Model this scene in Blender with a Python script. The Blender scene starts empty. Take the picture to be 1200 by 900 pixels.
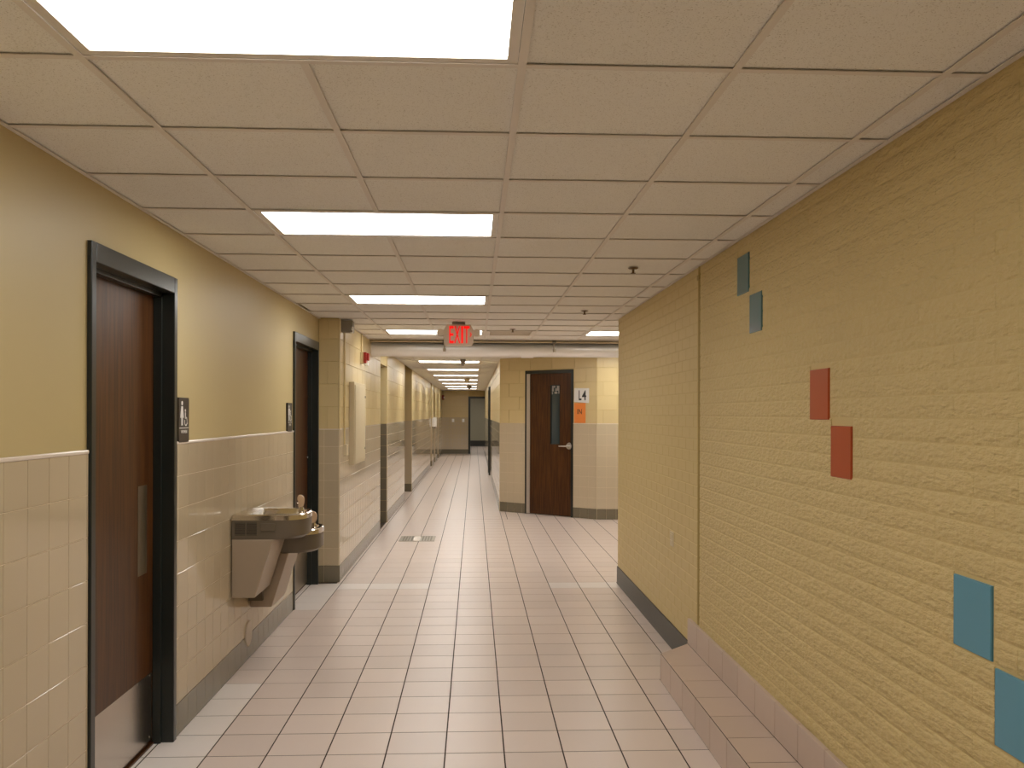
import bpy, math, random
from mathutils import Vector, Matrix
random.seed(7)
C = bpy.context.scene
LINK = C.collection.objects.link

# ------------------------------------------------------------------ camera, world, exposure
F, YAW, ROLL, PX, PY = 1030.2, .04432, .0031, 601.3, 484.64      # pixels of the 1200 x 900 frame
EYE, CEIL = 1.7557, 2.7334
cam = bpy.data.cameras.new('camera')
cam.sensor_width = 36
cam.lens = F / 1200 * 36
cam.shift_x = -(PX - 600) / 1200
cam.shift_y = (PY - 450) / 1200
cam.clip_start, cam.clip_end = .05, 200
co = bpy.data.objects.new('camera', cam)
LINK(co)
co.matrix_world = (Matrix.Translation((0, 0, EYE)) @ Matrix.Rotation(-YAW, 4, 'Z')
                   @ Matrix.Rotation(math.pi / 2, 4, 'X') @ Matrix.Rotation(ROLL, 4, 'Z'))
C.camera = co
w = bpy.data.worlds.new('world'); C.world = w; w.use_nodes = True
w.node_tree.nodes['Background'].inputs[0].default_value = (.9, .85, .75, 1)
w.node_tree.nodes['Background'].inputs[1].default_value = 0.0
C.view_settings.view_transform = 'Standard'
C.view_settings.look = 'None'
C.view_settings.gamma = 1
C.view_settings.use_curve_mapping = False
C.view_settings.exposure = 0.0
LAMP = 11.0
LAMP_COL = (1.0, .985, .94)

def px_of(p):
    X, Y, Z = p
    zc = Y * math.cos(YAW) + X * math.sin(YAW)
    if zc < .3: return None
    xc = X * math.cos(YAW) - Y * math.sin(YAW)
    return PX + F * xc / zc, PY - F * (Z - EYE) / zc, zc

# ------------------------------------------------------------------ materials
MATS = {}
def mat(name, col, rough=.5, metal=0., spec=.5, emit=None, strength=0., var=0., bump=None, noise=None, coat=0.,
        trans=0., hue=None, grain=None):
    """var: value change from piece to piece; bump: (scale xyz, strength, distance); noise: (scale, amount, dark colour)"""
    m = bpy.data.materials.new(name); m.use_nodes = True
    nt = m.node_tree; N = nt.nodes; L = nt.links
    b = N['Principled BSDF']
    b.inputs['Base Color'].default_value = (*col, 1)
    b.inputs['Roughness'].default_value = rough
    b.inputs['Metallic'].default_value = metal
    b.inputs['Specular IOR Level'].default_value = spec
    b.inputs['Coat Weight'].default_value = coat
    b.inputs['Coat Roughness'].default_value = .06
    b.inputs['Transmission Weight'].default_value = trans
    if emit:
        b.inputs['Emission Color'].default_value = (*emit, 1)
        b.inputs['Emission Strength'].default_value = strength
    geo = N.new('ShaderNodeNewGeometry')
    out = None
    if noise or grain:
        sc, amt, dark, *pos = noise or grain
        mp = N.new('ShaderNodeVectorMath'); mp.operation = 'MULTIPLY'
        mp.inputs[1].default_value = sc if isinstance(sc, tuple) else (sc,) * 3
        L.new(geo.outputs['Position'], mp.inputs[0])
        nz = N.new('ShaderNodeTexNoise'); nz.inputs['Scale'].default_value = 1
        nz.inputs['Detail'].default_value = 5; nz.inputs['Roughness'].default_value = .6
        L.new(mp.outputs[0], nz.inputs['Vector'])
        rp = N.new('ShaderNodeValToRGB')
        rp.color_ramp.elements[0].position = .35 if noise else .38
        rp.color_ramp.elements[1].position = .65 if noise else .62
        if pos: rp.color_ramp.elements[0].position, rp.color_ramp.elements[1].position = pos
        rp.color_ramp.elements[0].color = (amt,) * 3 + (1,)
        rp.color_ramp.elements[1].color = (0, 0, 0, 1)
        L.new(nz.outputs['Fac'], rp.inputs[0])
        mx = N.new('ShaderNodeMix'); mx.data_type = 'RGBA'
        mx.inputs[6].default_value = (*col, 1); mx.inputs[7].default_value = (*dark, 1)
        L.new(rp.outputs[0], mx.inputs[0])
        out = mx.outputs[2]
    if var:
        oi = N.new('ShaderNodeObjectInfo')
        mr = N.new('ShaderNodeMapRange'); mr.inputs[3].default_value = 1 - var; mr.inputs[4].default_value = 1 + var
        L.new(oi.outputs['Random'], mr.inputs[0])
        hs = N.new('ShaderNodeHueSaturation')
        if out: L.new(out, hs.inputs['Color'])
        else: hs.inputs['Color'].default_value = (*col, 1)
        L.new(mr.outputs[0], hs.inputs['Value'])
        out = hs.outputs[0]
    if out: L.new(out, b.inputs['Base Color'])
    if bump:
        sc, st, dist = bump
        mp = N.new('ShaderNodeVectorMath'); mp.operation = 'MULTIPLY'
        mp.inputs[1].default_value = sc
        L.new(geo.outputs['Position'], mp.inputs[0])
        nz = N.new('ShaderNodeTexNoise'); nz.inputs['Scale'].default_value = 1
        nz.inputs['Detail'].default_value = 4
        L.new(mp.outputs[0], nz.inputs['Vector'])
        bp = N.new('ShaderNodeBump'); bp.inputs['Strength'].default_value = st; bp.inputs['Distance'].default_value = dist
        L.new(nz.outputs['Fac'], bp.inputs['Height'])
        L.new(bp.outputs[0], b.inputs['Normal'])
    MATS[name] = m
    return m

M_paint = mat('tan_wall_paint', (.56, .445, .215), .45, noise=((.9, .9, .9), .10, (.51, .40, .19)), bump=((60, 60, 60), .10, .002))
M_block = mat('painted_block', (.68, .54, .28), .30, spec=.6, var=.03, bump=((70, 70, 70), .18, .003))
M_brick = mat('rough_painted_brick', (.64, .50, .23), .55, var=.015, bump=((24, 25, 68), 1.0, .015))
M_brick_smooth = mat('smooth_painted_brick', (.64, .50, .23), .5, bump=((60, 60, 60), .25, .003))
M_mortar = mat('painted_mortar', (.62, .48, .22), .6)
M_tile = mat('glazed_wall_tile', (.56, .46, .315), .07, var=.025, spec=.55)
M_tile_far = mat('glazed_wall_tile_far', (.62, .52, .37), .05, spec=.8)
M_grout = mat('cream_grout', (.72, .60, .42), .6)
M_cap = mat('glazed_cap', (.80, .70, .60), .15)
M_base = mat('olive_base_tile', (.20, .17, .115), .18, var=.05)
M_basegrout = mat('base_grout', (.36, .30, .21), .7)
M_darkbase = mat('dark_vinyl_base', (.045, .043, .036), .4)
M_floor = mat('floor_tile', (.735, .62, .56), .32, var=.045, noise=((14, 3, 1), .10, (.67, .555, .495)), bump=((9, 30, 9), .04, .002))
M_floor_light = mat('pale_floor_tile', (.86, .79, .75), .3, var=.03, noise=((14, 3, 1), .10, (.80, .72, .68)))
M_fgrout = mat('floor_grout', (.055, .034, .023), .85)
M_ledge = mat('ledge_tile', (.60, .47, .39), .4, var=.05, noise=((10, 10, 10), .12, (.53, .41, .335)))
M_ctile = mat('ceiling_board', (.90, .875, .83), .9, spec=.1, var=.012, noise=((230, 230, 230), .75, (.42, .36, .28), .34, .42), bump=((190, 190, 190), .30, .002))
M_tee = mat('ceiling_tee', (.80, .74, .68), .5, spec=.3)
M_plenum = mat('plenum_dark', (.03, .025, .02), .9)
M_lamp = mat('lamp_diffuser', (.9, .9, .9), .5, emit=LAMP_COL, strength=LAMP)
M_lframe = mat('lamp_frame', (.78, .72, .64), .4)
M_wood = mat('dark_oak_veneer', (.105, .040, .010), .36, spec=.3, grain=((55, 55, 2.2), .75, (.032, .011, .005)))
M_frame = mat('dark_green_enamel', (.018, .022, .019), .28)
M_steel = mat('brushed_steel', (.50, .44, .38), .24, metal=1., bump=((300, 300, 6), .05, .001))
M_steel_dull = mat('dull_steel', (.40, .35, .28), .38, metal=1.)
M_chrome = mat('polished_steel', (.72, .68, .62), .14, metal=1.)
M_fbody = mat('taupe_enamel_panel', (.42, .34, .255), .42, metal=.35)
M_fband = mat('bronze_plastic', (.155, .125, .088), .38, metal=.2)
M_dark = mat('black_plastic', (.015, .013, .011), .5)
M_guard = mat('tan_rubber', (.62, .42, .26), .4)
M_sign = mat('dark_brown_sign', (.035, .025, .02), .35)
M_white = mat('white_print', (.85, .82, .78), .5)
M_paper = mat('white_paper', (.82, .80, .78), .7)
M_orange = mat('orange_paper', (.85, .26, .05), .7)
M_ink = mat('black_ink', (.012, .012, .014), .6)
M_rust = mat('terracotta_glaze', (.45, .085, .028), .3, spec=.25, var=.05)
M_blue = mat('blue_glaze', (.12, .31, .42), .3, spec=.25)
M_teal = mat('teal_glaze', (.07, .16, .17), .16, spec=.25)
M_exit = mat('sign_housing', (.85, .76, .64), .5)
M_red = mat('exit_red', (.3, .004, .003), .4, spec=.2, emit=(1., .005, .004), strength=.9)
M_alarm = mat('alarm_red', (.27, .015, .012), .35)
M_pipe = mat('white_pipe_jacket', (.95, .93, .92), .32, metal=.3)
M_cover = mat('beige_plastic', (.50, .42, .33), .4)
M_gray = mat('gray_box', (.26, .23, .19), .5)
M_cream = mat('cream_enamel', (.64, .54, .36), .42)
M_glass = mat('door_glass', (.055, .075, .08), .06, spec=.5)
M_alu = mat('aluminium_strip', (.62, .58, .54), .35, metal=.7)
M_bronze = mat('sprinkler_bronze', (.16, .10, .05), .4, metal=.8)
M_caulk = mat('control_joint', (.40, .29, .10), .6)
M_farwall = mat('grey_green_paint', (.42, .38, .27), .5)

# ------------------------------------------------------------------ geometry helpers
class MB:
    def __init__(s): s.v, s.f = [], []
    def add(s, vs, fs):
        o = len(s.v); s.v += [tuple(p) for p in vs]; s.f += [tuple(i + o for i in f) for f in fs]; return s
    def box(s, x0, x1, y0, y1, z0, z1):
        vs = [(x, y, z) for z in (z0, z1) for y in (y0, y1) for x in (x0, x1)]
        return s.add(vs, [(0, 2, 3, 1), (4, 5, 7, 6), (0, 1, 5, 4), (2, 6, 7, 3), (0, 4, 6, 2), (1, 3, 7, 5)])
    def prism(s, poly, h0, h1, fr):
        """poly [(a,b)] extruded along c; fr maps (a,b,c) to a point"""
        n = len(poly)
        vs = [fr(a, b, h0) for a, b in poly] + [fr(a, b, h1) for a, b in poly]
        fs = [tuple(range(n))[::-1], tuple(range(n, 2 * n))] + [(i, (i + 1) % n, n + (i + 1) % n, n + i) for i in range(n)]
        return s.add(vs, fs)
    def tube(s, pts, r, n=12, caps=True):
        pts = [Vector(p) for p in pts]; rs = r if isinstance(r, (list, tuple)) else [r] * len(pts)
        rings = []
        for i, p in enumerate(pts):
            d = (pts[min(i + 1, len(pts) - 1)] - pts[max(i - 1, 0)]).normalized()
            a = d.orthogonal().normalized() if i == 0 else (a - d * a.dot(d)).normalized()
            b = d.cross(a)
            rings.append([p + (a * math.cos(2 * math.pi * k / n) + b * math.sin(2 * math.pi * k / n)) * rs[i] for k in range(n)])
        vs = [q for rg in rings for q in rg]; fs = []
        for i in range(len(pts) - 1):
            for k in range(n):
                fs.append((i * n + k, i * n + (k + 1) % n, (i + 1) * n + (k + 1) % n, (i + 1) * n + k))
        if caps: fs += [tuple(range(n))[::-1], tuple(range((len(pts) - 1) * n, len(pts) * n))]
        return s.add(vs, fs)
    def loft(s, loops, cap0=True, cap1=True):
        n = len(loops[0]); vs = [p for l in loops for p in l]; fs = []
        for i in range(len(loops) - 1):
            for k in range(n):
                fs.append((i * n + k, i * n + (k + 1) % n, (i + 1) * n + (k + 1) % n, (i + 1) * n + k))
        if cap0: fs.append(tuple(range(n))[::-1])
        if cap1: fs.append(tuple(range((len(loops) - 1) * n, len(loops) * n)))
        return s.add(vs, fs)

def wloc(o):
    v = Vector((0, 0, 0))
    while o: v += o.location; o = o.parent
    return v
def fix(me):
    import bmesh
    bm = bmesh.new(); bm.from_mesh(me); bmesh.ops.recalc_face_normals(bm, faces=bm.faces); bm.to_mesh(me); bm.free()
def obj(name, mb, m, parent=None, smooth=False, bevel=0, origin=None):
    """mesh in world coordinates -> object under parent"""
    base = wloc(parent) if parent else Vector((0, 0, 0))
    o0 = Vector(origin) if origin else base
    me = bpy.data.meshes.new(name)
    me.from_pydata([tuple(Vector(p) - o0) for p in mb.v], [], mb.f)
    fix(me)
    me.materials.append(m)
    if smooth:
        me.polygons.foreach_set('use_smooth', [True] * len(me.polygons))
        me.set_sharp_from_angle(angle=math.radians(40))
    o = bpy.data.objects.new(name, me); LINK(o)
    if parent: o.parent = parent
    o.location = o0 - base
    if bevel:
        md = o.modifiers.new('bevel', 'BEVEL'); md.width = bevel; md.segments = 2; md.limit_method = 'ANGLE'
    return o
def tag(o, label, cat, group=None):
    o['label'] = label; o['category'] = cat
    if group: o['group'] = group
    return o
def thing(name, label, cat, loc, group=None):
    o = bpy.data.objects.new(name, None); o.empty_display_size = .1; LINK(o); o.location = loc
    return tag(o, label, cat, group)
def struct(name, mb=None, m=None, loc=(0, 0, 0)):
    if mb is None:
        o = bpy.data.objects.new(name, None); LINK(o); o.location = loc
    else: o = obj(name, mb, m)
    o['kind'] = 'structure'
    return o
def B(*a): return MB().box(*a)

class Plane:
    """a flat surface: origin, u, v axes, normal n"""
    def __init__(s, o, u, v):
        s.o, s.u, s.v = Vector(o), Vector(u).normalized(), Vector(v).normalized(); s.n = s.u.cross(s.v)
    def P(s, a, b, c=0): return s.o + s.u * a + s.v * b + s.n * c
    def M(s, a, b, c=0):
        m = Matrix((s.u, s.v, s.n)).transposed().to_4x4(); m.translation = s.P(a, b, c); return m

PIECES = {}
def piece_geo(wd, ht, t, ch, rough=0, seed=0):
    a, b = wd / 2, ht / 2
    if not rough:
        vs = [(-a, -b, 0), (a, -b, 0), (a, b, 0), (-a, b, 0)]
        vs += [(x, y, t - ch) for x, y, _ in vs[:4]]
        vs += [(x - math.copysign(ch, x), y - math.copysign(ch, y), t) for x, y, _ in vs[:4]]
        fs = [(8, 9, 10, 11)]
        for k in range(4):
            l = (k + 1) % 4
            fs += [(k, l, 4 + l, 4 + k), (4 + k, 4 + l, 8 + l, 8 + k)]
        return vs, fs
    rnd = random.Random(seed)
    nx, ny = (4 if wd > .12 else 2), 2
    cu = min(.0006, wd / 4)
    vs, fs = [], []
    for j in range(ny + 1):
        for i in range(nx + 1):
            x = -a + cu + (wd - 2 * cu) * i / nx; y = -b + ch + (ht - 2 * ch) * j / ny
            inner = 0 < i < nx and 0 < j < ny
            vs.append((x, y, t + rnd.uniform(-.4, 1) * rough * (1.6 if inner else 0)))
    for j in range(ny):
        for i in range(nx):
            k = j * (nx + 1) + i; fs.append((k, k + 1, k + nx + 2, k + nx + 1))
    o = len(vs)
    vs += [(-a, -b, 0), (a, -b, 0), (a, b, 0), (-a, b, 0)]
    W = nx + 1
    bot = list(range(W)); top = [ny * W + i for i in range(W)]
    lf = [j * W for j in range(ny + 1)]; rt = [j * W + nx for j in range(ny + 1)]
    fs += [tuple([o, o + 1] + bot[::-1]), tuple([o + 1, o + 2] + rt[::-1]), tuple([o + 2, o + 3] + top), tuple([o + 3, o] + lf)]
    return vs, fs
def pieces(parent, name, pl, rects, m, t=.006, gap=.004, ch=.0015, limit=290, indiv=True, rough=0, tilt=0, depth=0, pick=None, minpx=0, gu=None):
    """rects (u0,u1,v0,v1): the largest ones in view are objects, the rest one joined part"""
    big, rest = [], []
    for r in rects:
        a, b = (r[0] + r[1]) / 2, (r[2] + r[3]) / 2
        p = px_of(pl.P(a, b))
        sz = 0
        if p and -150 < p[0] < 1350 and -150 < p[1] < 1050:
            q0 = px_of(pl.P(r[0], r[2])); q1 = px_of(pl.P(r[1], r[2])); q2 = px_of(pl.P(r[0], r[3]))
            if q0 and q1 and q2:
                e1 = (q1[0] - q0[0], q1[1] - q0[1]); e2 = (q2[0] - q0[0], q2[1] - q0[1])
                sz = abs(e1[0] * e2[1] - e1[1] * e2[0]) + 1e-4
        big.append((sz, r))
    big.sort(key=lambda q: -q[0])
    n = 0
    mbs = {}
    for i, (sz, r) in enumerate(big):
        wd, ht = r[1] - r[0] - (gap if gu is None else gu), r[3] - r[2] - gap
        if wd < .008 or ht < .008: continue
        a, b = (r[0] + r[1]) / 2, (r[2] + r[3]) / 2
        mm = (pick(a, b) if pick else None) or m
        if indiv and n < limit and sz > minpx:
            key = (name, round(wd, 3), round(ht, 3), t, ch, mm.name, (random.randrange(7) if rough else 0))
            me = PIECES.get(key)
            if me is None:
                vs, fs = piece_geo(wd, ht, t, min(ch, wd / 3, ht / 3), rough, key[-1] + int(wd * 999))
                me = bpy.data.meshes.new(name); me.from_pydata(vs, [], fs); fix(me); me.materials.append(mm)
                if rough: me.polygons.foreach_set('use_smooth', [True] * len(me.polygons)); me.set_sharp_from_angle(angle=math.radians(50))
                PIECES[key] = me
            o = bpy.data.objects.new(name, me); LINK(o); o.parent = parent
            mt = pl.M(a, b, depth)
            if tilt:
                mt = mt @ Matrix.Rotation(random.gauss(0, tilt), 4, 'X') @ Matrix.Rotation(random.gauss(0, tilt), 4, 'Y')
            mt.translation -= wloc(parent)
            o.matrix_local = mt
            n += 1
        else:
            mb = mbs.setdefault(mm.name, MB())
            vs, fs = piece_geo(wd, ht, t, min(ch, wd / 3, ht / 3), rough, random.randrange(999))
            mt = pl.M(a, b, depth)
            mb.add([mt @ Vector(v) for v in vs], fs)
    for k, mb in mbs.items():
        o = obj(name, mb, MATS[k], parent); o['kind'] = 'stuff'
def grid(us, vs, skip=None):
    out = []
    for i in range(len(us) - 1):
        for j in range(len(vs) - 1):
            r = (us[i], us[i + 1], vs[j], vs[j + 1])
            if skip is None or not skip((r[0] + r[1]) / 2, (r[2] + r[3]) / 2): out.append(r)
    return out
def marks(a, b, start, pitch):
    """joint positions from a to b on a lattice"""
    k = math.ceil((a - start) / pitch + 1e-6); out = [a]
    while start + k * pitch < b - 1e-6: out.append(start + k * pitch); k += 1
    out.append(b); return out
def bond(a, b, v0, v1, pitch, h, start, holes=(), first=0):
    """running bond courses, cut around holes (u0,u1,v0,v1)"""
    out = []; j = 0; z = v0
    while z < v1 - .01:
        zt = min(z + h, v1)
        ms = marks(a, b, start + (pitch / 2 if (j + first) % 2 else 0), pitch)
        for i in range(len(ms) - 1):
            segs = [(ms[i], ms[i + 1])]
            for (h0, h1, g0, g1) in holes:
                if g0 < (z + zt) / 2 < g1:
                    ns = []
                    for s0, s1 in segs:
                        if h1 <= s0 or h0 >= s1: ns.append((s0, s1)); continue
                        if s0 < h0: ns.append((s0, h0))
                        if s1 > h1: ns.append((h1, s1))
                    segs = ns
            out += [(s0, s1, z, zt) for s0, s1 in segs if s1 - s0 > .012]
        z = zt; j += 1
    return out
def text(name, body, pl, u0, u1, v0, v1, c, th, m, parent, offset=0):
    cu = bpy.data.curves.new(name, 'FONT'); cu.body = body; cu.offset = offset; cu.resolution_u = 3
    to = bpy.data.objects.new(name, cu); LINK(to)
    dg = bpy.context.evaluated_depsgraph_get()
    me = bpy.data.meshes.new_from_object(to.evaluated_get(dg))
    vs = [v.co.copy() for v in me.vertices]; fs = [tuple(p.vertices) for p in me.polygons]
    bpy.data.objects.remove(to); bpy.data.meshes.remove(me)
    x0, x1 = min(v.x for v in vs), max(v.x for v in vs); y0, y1 = min(v.y for v in vs), max(v.y for v in vs)
    pts = [(u0 + (v.x - x0) / (x1 - x0) * (u1 - u0), v0 + (v.y - y0) / (y1 - y0) * (v1 - v0)) for v in vs]
    n = len(pts); cnt = {}
    for f in fs:
        for i in range(len(f)):
            e = (f[i], f[(i + 1) % len(f)]); cnt[e] = 1
    mb = MB()
    V = [pl.P(a, b, c + th) for a, b in pts] + [pl.P(a, b, c) for a, b in pts]
    FS = list(fs)
    for (a, b) in cnt:
        if (b, a) not in cnt: FS.append((a, b, b + n, a + n))
    mb.add(V, FS)
    return obj(name, mb, m, parent)

# ------------------------------------------------------------------ setting: dimensions
XL, XF, XR, XC = -1.612, -1.40, 1.49, .467     # left wall, left wall of the far corridor, right wall, right wall of the far corridor
YP, YS = 9.2, 9.03                             # pilaster face, end of the right wall
YEND = 38.2
D0, D1 = Vector((.471, 15.80, 0)), Vector((2.04, 14.53, 0))
COURSE, TILE = .1762, .1615
WAINS = COURSE * 9
GX, GY, G = -1.088, 2.477, .61                 # ceiling grid

# ---- floor
fl = struct('floor', B(-2.2, 5.2, -4.1, 50, -.12, -.0016), M_fgrout)
FP = Plane((0, 0, -.0016), (1, 0, 0), (0, 1, 0))
FX, FY, FS = -.754, 4.552, .305
EXF = 1.236
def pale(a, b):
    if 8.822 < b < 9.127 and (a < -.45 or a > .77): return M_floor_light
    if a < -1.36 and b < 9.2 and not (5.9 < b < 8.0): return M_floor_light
ys_a = marks(-4.0, 9.127, FY, FS)
rects = grid(marks(-1.72, EXF, FX, FS), [y for y in ys_a if y < 5.8])
rects += grid(marks(-1.72, XR, FX, FS), [y for y in ys_a if y > 5.7], lambda a, b: b < 5.9 and a > EXF + .2)
rects += grid(marks(XF - .012, 5.0, FX, FS), marks(9.127, 14.6, FY, FS))
rects += grid(marks(-1.60, .56, FX, FS), marks(14.6, YEND + .1, FY, FS))
rects += grid(marks(.56, 2.1, FX, FS), marks(14.6, 16.0, FY, FS), lambda a, b: b > 16.15 - (a - .471) * .81)
rects += grid(marks(-1.60, 2.2, FX, FS), marks(YEND + .1, 47.3, FY, FS))
GRATE = (-1.03, -.54, 12.10, 12.59)
pieces(fl, 'tile', FP, rects, M_floor, t=.0016, gap=.0075, ch=.0006, limit=298, pick=pale, minpx=30)

# ---- left wall
lw = MB()
lw.box(-2.1, XL, -4.1, 3.737, 0, 3.2).box(-2.1, XL, 3.737, 4.798, 2.474, 3.2).box(-2.1, XL, 4.798, 7.897, 0, 3.2)
lw.box(-2.1, XL, 7.897, 9.118, 2.482, 3.2).box(-2.1, XL, 9.118, YP + .01, 0, 3.2)
wl = struct('wall_left', lw, M_paint)
LP = Plane((XL, 0, 0), (0, 1, 0), (0, 0, 1))
zc = [COURSE * k for k in range(1, 10)]
g = MB()
for a, b in ((-4, 3.735), (4.80, 7.895)): g.box(XL, XL + .0068, a, b, 0, WAINS)
obj('grout', g, M_grout, wl)
rl = grid(marks(1.8, 3.735, 4.85, TILE), zc) + grid(marks(4.80, 7.895, 4.85, TILE), zc)
pieces(wl, 'tile', LP, rl, M_tile, t=.009, gap=.003, ch=.001, tilt=.0010, limit=290)
g = MB()
for a, b in ((-4, 3.735), (4.80, 7.895)): g.box(XL, XL + .013, a, b, WAINS - .004, WAINS + .014)
obj('cap_strip', g, M_cap, wl, bevel=.005)
bl = struct('baseboard_left', B(XL, XL + .005, 1.8, 3.735, 0, COURSE).box(XL, XL + .005, 4.80, 7.895, 0, COURSE), M_basegrout)
pieces(bl, 'base_tile', LP, grid(marks(1.8, 3.735, 4.85, TILE), [0, COURSE]) + grid(marks(4.80, 7.895, 4.85, TILE), [0, COURSE]), M_base, t=.011, gap=.003)

# ---- left wall of the far corridor: blocks above, glazed tiles below, door recesses
RECESS = [(13.15, 14.2), (17.75, 19.8), (28.2, 29.2), (30.65, 31.65), (33.5, 34.5)]
segs = []; y = YP
for a, b in RECESS: segs.append((y, a)); y = b
segs.append((y, YEND))
m = MB()
for a, b in segs: m.box(-2.1, XF, a, b, 0, 3.2)
for k, (a, b) in enumerate(RECESS):
    if k in (1, 2): m.box(-2.1, -1.6, a, b, 2.5, 3.2)
    else: m.box(-2.1, XF, a, b, 2.5, 3.2)
wf = struct('wall_left_far', m, M_mortar)
PP = Plane((XL, YP, 0), (1, 0, 0), (0, 0, 1))          # pilaster face
PW = XF - XL
pieces(wf, 'block', PP, bond(0, PW, WAINS, 2.733, .46, .2345, .09), M_block, t=.006, gap=.005, ch=.002)
pieces(wf, 'tile', PP, grid([0, .06, PW], zc), M_tile, t=.008, gap=.004, tilt=.002)
WP = Plane((XF, 0, 0), (0, 1, 0), (0, 0, 1))
rb, rt, rbs = [], [], []
for a, b in segs:
    rb += bond(a, b, WAINS, 2.733, .46, .2345, a)
    rt += grid(marks(a, b, a, TILE), zc); rbs += grid(marks(a, b, a, TILE), [0, COURSE])
pieces(wf, 'block', WP, rb, M_block, t=.006, gap=.006, ch=.002, limit=120, minpx=90)
pieces(wf, 'tile', WP, rt, M_tile_far, t=.008, gap=.0045, ch=.001, indiv=False)
g = MB().box(XL, XF + .006, YP - .006, YP, 0, WAINS)
for a, b in segs: g.box(XF, XF + .0062, a, b, 0, WAINS)
obj('grout', g, M_grout, wf)
g = MB().box(XL, XF + .009, YP - .012, YP, WAINS - .004, WAINS + .006)
for a, b in segs: g.box(XF, XF + .012, a, b, WAINS - .004, WAINS + .008)
obj('cap_strip', g, M_cap, wf)
obj('corner_bead', MB().tube([(XF, YP, WAINS), (XF, YP, 2.733)], .012, 8), M_block, wf, smooth=True)
for k, (a, b) in enumerate(RECESS):                     # return faces towards the camera
    pr = Plane((-1.6, b, 0), (1, 0, 0), (0, 0, 1))
    pieces(wf, 'block', pr, bond(0, .2, WAINS, 2.733 if k in (1, 2) else 2.5, .3, .2345, .5), M_block, t=.004, gap=.004, ch=.001, indiv=False)
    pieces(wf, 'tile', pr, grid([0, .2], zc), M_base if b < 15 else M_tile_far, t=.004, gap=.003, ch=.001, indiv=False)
bf = struct('baseboard_left_far', B(XL, XF + .004, YP - .005, YP, 0, COURSE), M_basegrout)
pieces(bf, 'base_tile', PP, grid([0, .06, PW + .008], [0, COURSE]), M_base, t=.011, gap=.003)
pieces(bf, 'base_tile', WP, rbs, M_base, t=.011, gap=.003, limit=60, minpx=25)
for a, b in RECESS:
    pieces(bf, 'base_tile', Plane((-1.6, b, 0), (1, 0, 0), (0, 0, 1)), [(0, .2, 0, COURSE)], M_base, t=.006, gap=.003, indiv=False)

# ---- right wall: rough near part with glazed inserts, smooth far part
Z0, BH, BL = .3395, .078, .217
INS = [('blue', 2.455, 2.656, 1.047, 1.267), ('blue', 2.236, 2.440, .815, 1.037), ('rust', 3.62, 3.825, 1.732, 1.953),
       ('rust', 3.397, 3.596, 1.497, 1.711), ('teal', 4.70, 4.905, 2.420, 2.638), ('teal', 4.483, 4.682, 2.189, 2.399)]
holes = [(i[1] - .006, i[2] + .006, i[3] - .006, i[4] + .006) for i in INS]
wr = struct('wall_right', B(XR, 1.9, -4.1, 5.74, 0, 3.2), M_mortar)
RP = Plane((XR, 0, 0), (0, -1, 0), (0, 0, 1))            # u runs towards the camera
neg = lambda R: [(-b, -a, c, d) for a, b, c, d in R]
br = bond(1.4, 5.735, Z0, 2.733, BL, BH, 2.448, holes)
pieces(wr, 'brick', RP, neg(br), M_brick, t=.0036, gap=.0030, gu=.0005, ch=.007, rough=.0012, limit=294)
for kind, a, b, c, d in INS:
    mm = {'blue': M_blue, 'rust': M_rust, 'teal': M_teal}[kind]
    vs = MB(); vs.add(*[[RP.P(-(a + b) / 2 + x, (c + d) / 2 + yy, zz) for x, yy, zz in piece_geo(b - a - .003, d - c - .003, .009, .003)[0]], piece_geo(b - a - .003, d - c - .003, .009, .003)[1]])
    o = obj('accent_tile', vs, mm, wr)
    o['label'] = {'blue': 'glossy blue tile set in the brick', 'rust': 'glossy rust red tile set in the brick', 'teal': 'glossy dark teal tile set in the brick near the ceiling'}[kind]
wr2 = struct('wall_right_far', B(XR, 1.9, 5.80, YS, 0, 3.2).box(XR + .006, 1.9, 5.74, 5.80, 0, 3.2), M_mortar)
pieces(wr2, 'brick', RP, neg(bond(5.80, YS, Z0 - 2 * BH, 2.733, BL, BH, 5.80)), M_brick_smooth, t=.0024, gap=.003, gu=.0010, ch=.004, indiv=False)
obj('joint_sealant', MB().tube([(XR + .004, 5.765, .36), (XR + .004, 5.765, 2.733)], .012, 8), M_caulk, wr2, smooth=True)
obj('joint_clip', B(XR - .012, XR, 5.745, 5.79, 2.645, 2.675), M_caulk, wr2)
# the lobby behind the right wall
m = MB().box(1.9, 5.2, YS - .2, YS, 0, 3.2)
lob = struct('wall_lobby_near', m, M_paint)
struct('wall_lobby_side', B(5.0, 5.2, YS, 14.6, 0, 3.2), M_paint)
struct('baseboard_right', B(XR - .010, XR, 5.98, YS + .008, 0, .182).box(XR - .008, 1.9, YS, YS + .008, 0, .182), M_darkbase)

# ---- tiled ledge along the rough wall
EX, EZ, UX = 1.23, .182, 1.468
poly = [(EX + .002, -4), (EX + .002, 5.725), (UX, 5.97), (XR, 5.97), (XR, -4)]
ld = struct('trim_1', MB().prism(poly, 0, EZ - .0005, lambda a, b, c: (a, b, c)).box(UX + .0025, XR, -4, 5.972, EZ - .005, .352), M_fgrout)
js = [5.727, 5.44] + [5.13 - .3035 * k for k in range(0, 14)]
TP = Plane((0, 0, EZ - .0005), (1, 0, 0), (0, 1, 0))
pieces(ld, 'tile', TP, [(EX, UX, js[i + 1], js[i]) for i in range(1, len(js) - 1)], M_ledge, t=.002, gap=.006, ch=.0008)
obj('tile', MB().prism([(EX + .002, 5.443), (EX + .002, 5.724), (UX - .003, 5.962), (UX - .003, 5.443)], EZ - .0005, EZ + .0015, lambda a, b, c: (a, b, c)), M_ledge, ld)
FPn = Plane((EX + .002, 0, 0), (0, -1, 0), (0, 0, 1))
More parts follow.
